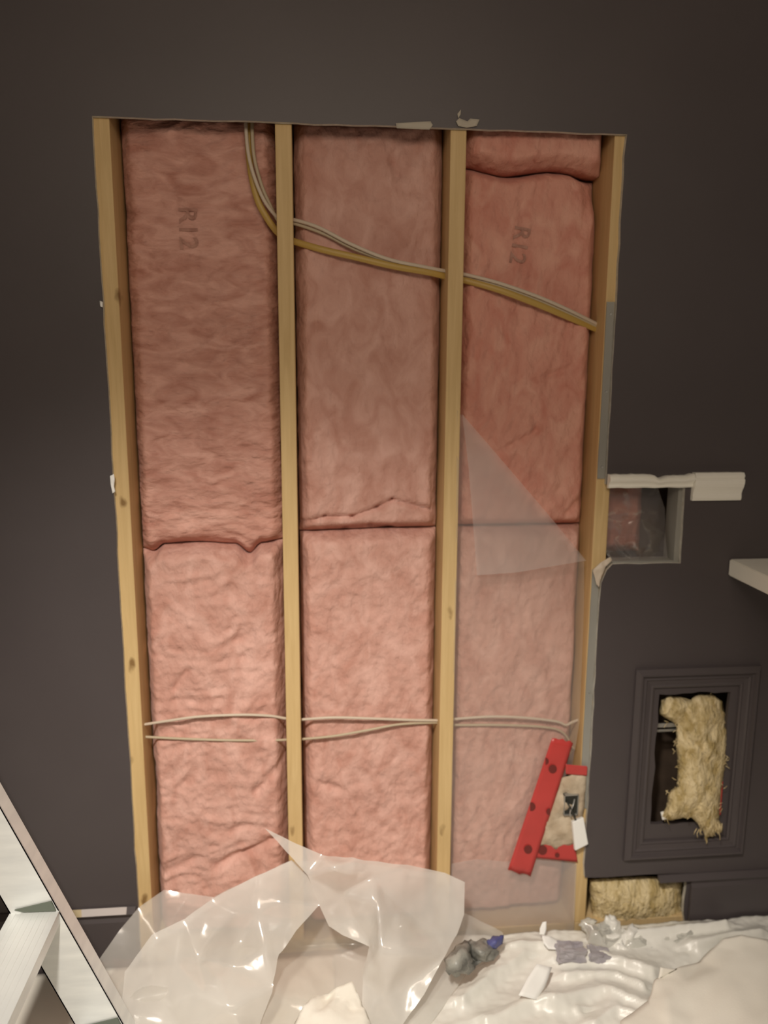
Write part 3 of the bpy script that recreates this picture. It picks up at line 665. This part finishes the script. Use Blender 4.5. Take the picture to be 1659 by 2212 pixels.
# ------------------------------------------------------------------ debris
def chunk(name, px, py, y, sx, sy, sz, m, label, cat, seed, rot=0, group=None, rough=.35, sub=3, blocky=False):
    bm = bmesh.new()
    if blocky:
        bmesh.ops.create_cube(bm, size=2); bmesh.ops.subdivide_edges(bm, edges=bm.edges, cuts=5, use_grid_fill=True)
    else: bmesh.ops.create_icosphere(bm, subdivisions=sub, radius=1)
    for v in bm.verts:
        d = 1+rough*fbm(v.co*1.6+Vector((seed,0,0)), 3); v.co = Vector((v.co.x*sx*d, v.co.y*sy*d, v.co.z*sz*d))
    R = Matrix.Rotation(rot, 4, 'Y')
    p = P(px, py, y); bm.transform(Matrix.Translation(p)@R)
    o = frombm(name, bm, m, smooth=not blocky); tag(o, label, cat, group); return o
dk = rag('crumpled_wrapper', [(962,2076,-.22),(985,2048,-.17),(1010,2036,-.15),(1040,2034,-.13),(1068,2040,-.12),(1072,2062,-.14),(1050,2078,-.17),(1020,2094,-.21),(990,2104,-.23),(965,2095,-.24)],
    [(1000,2062,-.24),(1020,2068,-.15),(1040,2058,-.21),(985,2082,-.27),(1055,2050,-.16)], M_DKFOIL, 'dark grey crumpled wrapper poking out under the right edge of the plastic heap', 'wrapper', disp=.009, sc=40, thick=.0015)
rag('blue_patch', [(1052,2034,-.135),(1066,2024,-.12),(1086,2022,-.12),(1084,2038,-.13),(1070,2048,-.145),(1056,2046,-.15)], [(1070,2034,-.15)], M_BLUE, None, None, dk, disp=.004, sc=40, thick=.001)
chunk('drywall_chunk', 1232, 2056, -.135, .034, .020, .017, M_LILAC, 'lilac grey broken drywall chunk below the right stud', 'debris', 1.2, rot=.1, blocky=True, rough=.22)
chunk('drywall_chunk', 1292, 2062, -.14, .026, .018, .013, M_LILAC, 'smaller lilac grey chunk just right of the larger one', 'debris', 2.5, rot=.25, blocky=True, rough=.22)
def paper(q, ys, lb):
    return rag('paper_scrap', [(x, y, d) for (x, y), d in zip(q, ys)], [], M_PAPER, lb, 'scrap', disp=.001, sc=30, cuts=3, thick=.0008)
paper([(1160,2082),(1192,2090),(1178,2130),(1158,2160),(1120,2150),(1140,2112)], (-.20,-.20,-.235,-.27,-.27,-.23), 'bright white paper scrap lying on the plastic at the bottom right of centre')
paper([(1172,1992),(1180,1990),(1180,2008),(1176,2020),(1166,2018),(1166,2006)], (-.06,-.06,-.07,-.08,-.08,-.07), 'tiny curled paper tip standing up left of the right stud')
paper([(1170,2020),(1188,2022),(1208,2032),(1204,2052),(1184,2050),(1174,2038)], (-.09,-.09,-.09,-.12,-.12,-.11), 'small white paper piece beside the lilac grey chunk')
paper([(1106,2192),(1122,2194),(1124,2212),(1110,2216)], (-.27,-.27,-.29,-.29), 'small white paper bit at the bottom edge below the bright scrap')
for k, (px, py, y, s) in enumerate([(1290,2018,-.06,.026),(1322,1998,-.045,.022),(1352,2030,-.07,.028),(1385,2022,-.06,.020),(1410,2040,-.07,.024),(1338,2055,-.10,.020),(1270,1995,-.035,.016),(1450,2016,-.05,.020),(1490,2030,-.055,.022),(1380,2060,-.10,.018)]):
    chunk('plaster_crumb', px, py, y, s*1.35, s*.8, s*.85, M_PDROP if k % 3 else M_GYP, 'whitish plaster rubble lump heaped against the wall below the yellow wool', 'debris', 3.3+k*1.7, rot=k, group='plaster rubble along the wall', rough=.6)

WO = [(1428,1512),(1470,1505),(1540,1500),(1568,1545),(1573,1590),(1568,1650),(1560,1700),(1554,1745),(1446,1712),(1462,1698),(1464,1650),(1460,1610),(1462,1565),(1440,1552)]
for k in range(60):       # fibres standing off the outline of the clump
    q = random.choice(WO); px = q[0]+random.uniform(-6,6); py = q[1]+random.uniform(-16,16); cy = 1500
    dx = random.uniform(2,5)*(1 if px > 1515 else -1); dy = random.uniform(-7,7); yy = wool_y(px, py)-.010
    tube('fibre_tuft', [P(px-dx, py-dy*.5, yy), P(px, py, yy-.004), P(px+dx, py+dy, yy)], .0010, M_YEL, wc, seg=4, n=3)
FILM = plastic('torn_film', .62, col=(.80,.80,.76), gloss=.2, rough=.2, bump=.3, bscale=20)
for q, lb in (([(1262,1992,-.05),(1290,2000,-.07),(1322,1984,-.05),(1340,1990,-.06),(1342,2022,-.09),(1310,2046,-.12),(1268,2036,-.10)], 'torn grey plastic film scrap standing against the yellow wool near the right stud'),
              ([(1344,2016,-.06),(1390,2004,-.05),(1440,2000,-.05),(1446,2026,-.09),(1400,2050,-.11),(1350,2046,-.11)], 'torn grey plastic film scrap in the middle of the rubble below the yellow wool'),
              ([(1450,2000,-.05),(1500,1996,-.05),(1560,2004,-.06),(1540,2030,-.10),(1490,2046,-.12),(1448,2036,-.10)], 'torn grey plastic film scrap at the right end of the rubble')):
    cxq = sum(p[0] for p in q)/len(q); cyq = sum(p[1] for p in q)/len(q)
    rag('film_scrap', q, [(cxq-12, cyq, -.10), (cxq+14, cyq-4, -.06)], FILM, lb, 'scrap', disp=.007, sc=28, cuts=5, thick=0, group='torn plastic film along the wall')

# ------------------------------------------------------------------ stepladder
YF, YN = -.30, -.78

def xr(z): return -.416-.4074*(z-.101)       # outer edge of the climbing rails at height z
M_STEPEND = mat('dark_green_grey', (.12,.14,.11), rough=.5)
lad = empty('stepladder', (xr(.03)-.05, (YF+YN)/2, .03), 'bare aluminium stepladder cut off by the lower left corner', 'ladder')
RW, RD, TH = .104, .042, .003
def slope_box(bm, z0, z1, o0, o1, y0, y1):   # o = offset left of the outer edge
    vs = [bm.verts.new((xr(z)-o, y, z)) for z in (z0, z1) for o in (o0, o1) for y in (y0, y1)]
    for f in [(0,1,3,2),(4,6,7,5),(0,4,5,1),(2,3,7,6),(0,2,6,4),(1,5,7,3)]: bm.faces.new([vs[i] for i in f])
for sgn, y in ((1, YF), (-1, YN)):
    bm = bmesh.new(); yb = y-RD if sgn > 0 else y
    web = (yb, yb+TH) if sgn > 0 else (y+RD-TH, y+RD)
    slope_box(bm, .035, 1.55, 0, RW, *web)
    slope_box(bm, .035, 1.55, 0, TH, yb, yb+RD); slope_box(bm, .035, 1.55, RW-TH, RW, yb, yb+RD)
    r_ = adopt(frombm('rail', bm, M_ALU), lad)
    bm = bmesh.new(); slope_box(bm, .014, .06, -.004, RW+.004, yb-.004, yb+RD+.004)
    adopt(frombm('rubber_foot', bm, M_RUBBER), lad)
yn, yf = YN+RD, YF-RD
for k, z in enumerate((.135, .437, .74, 1.04, 1.34)):
    bm = bmesh.new(); x1 = xr(z); x0 = x1-RW
    bx(bm, x0, x1, yn, yf, z-.004, z); bx(bm, x0, x0+.003, yn, yf, z-.030, z-.004); bx(bm, x1-.003, x1, yn, yf, z-.030, z-.004)
    for q in range(7):
        xx = x0+.012+q*.0125; bx(bm, xx, xx+.002, yn, yf, z, z+.0008)
    st = adopt(frombm('step', bm, M_ALU), lad)
    bm = bmesh.new()
    tri = [(x0+.012, z+.010), (x1-.014, z+.026), (x1-.006, z+.002), (x0+.03, z+.004)]
    a = [bm.verts.new((x, yf-.001, zz)) for x, zz in tri]; b = [bm.verts.new((x, yf-.004, zz)) for x, zz in tri]
    for i in range(4): bm.faces.new((a[i], a[(i+1)%4], b[(i+1)%4], b[i]))
    bm.faces.new(a); bm.faces.new(b[::-1])
    adopt(frombm('step_end_plate', bm, M_STEPEND), lad)  # dark wedge-shaped plate against the rail, just above the step
zt2 = 1.58
adopt(box('top_cap', xr(1.55)-.20, xr(1.55)+.03, YN-.03, YF+.03, 1.55, 1.61, M_RUBBER, bev=.008), lad)
for y in (YF-.03, YN+.01):
    xa, za, xb, zb_ = xr(1.55)-.16, 1.55, -1.72, .02
    adopt(tube('rear_leg', [(xa, y, za), (xb, y, zb_)], .018, M_ALU, ry=.011, n=1, seg=4), lad)
for z in (.35, .95):
    t = (1.55-z)/1.53; xx = (xr(1.55)-.16)*(1-t)-1.72*t
    adopt(tube('rear_brace', [(xx, YN+.01, z), (xx, YF-.03, z)], .008, M_ALU, n=1, seg=6), lad)
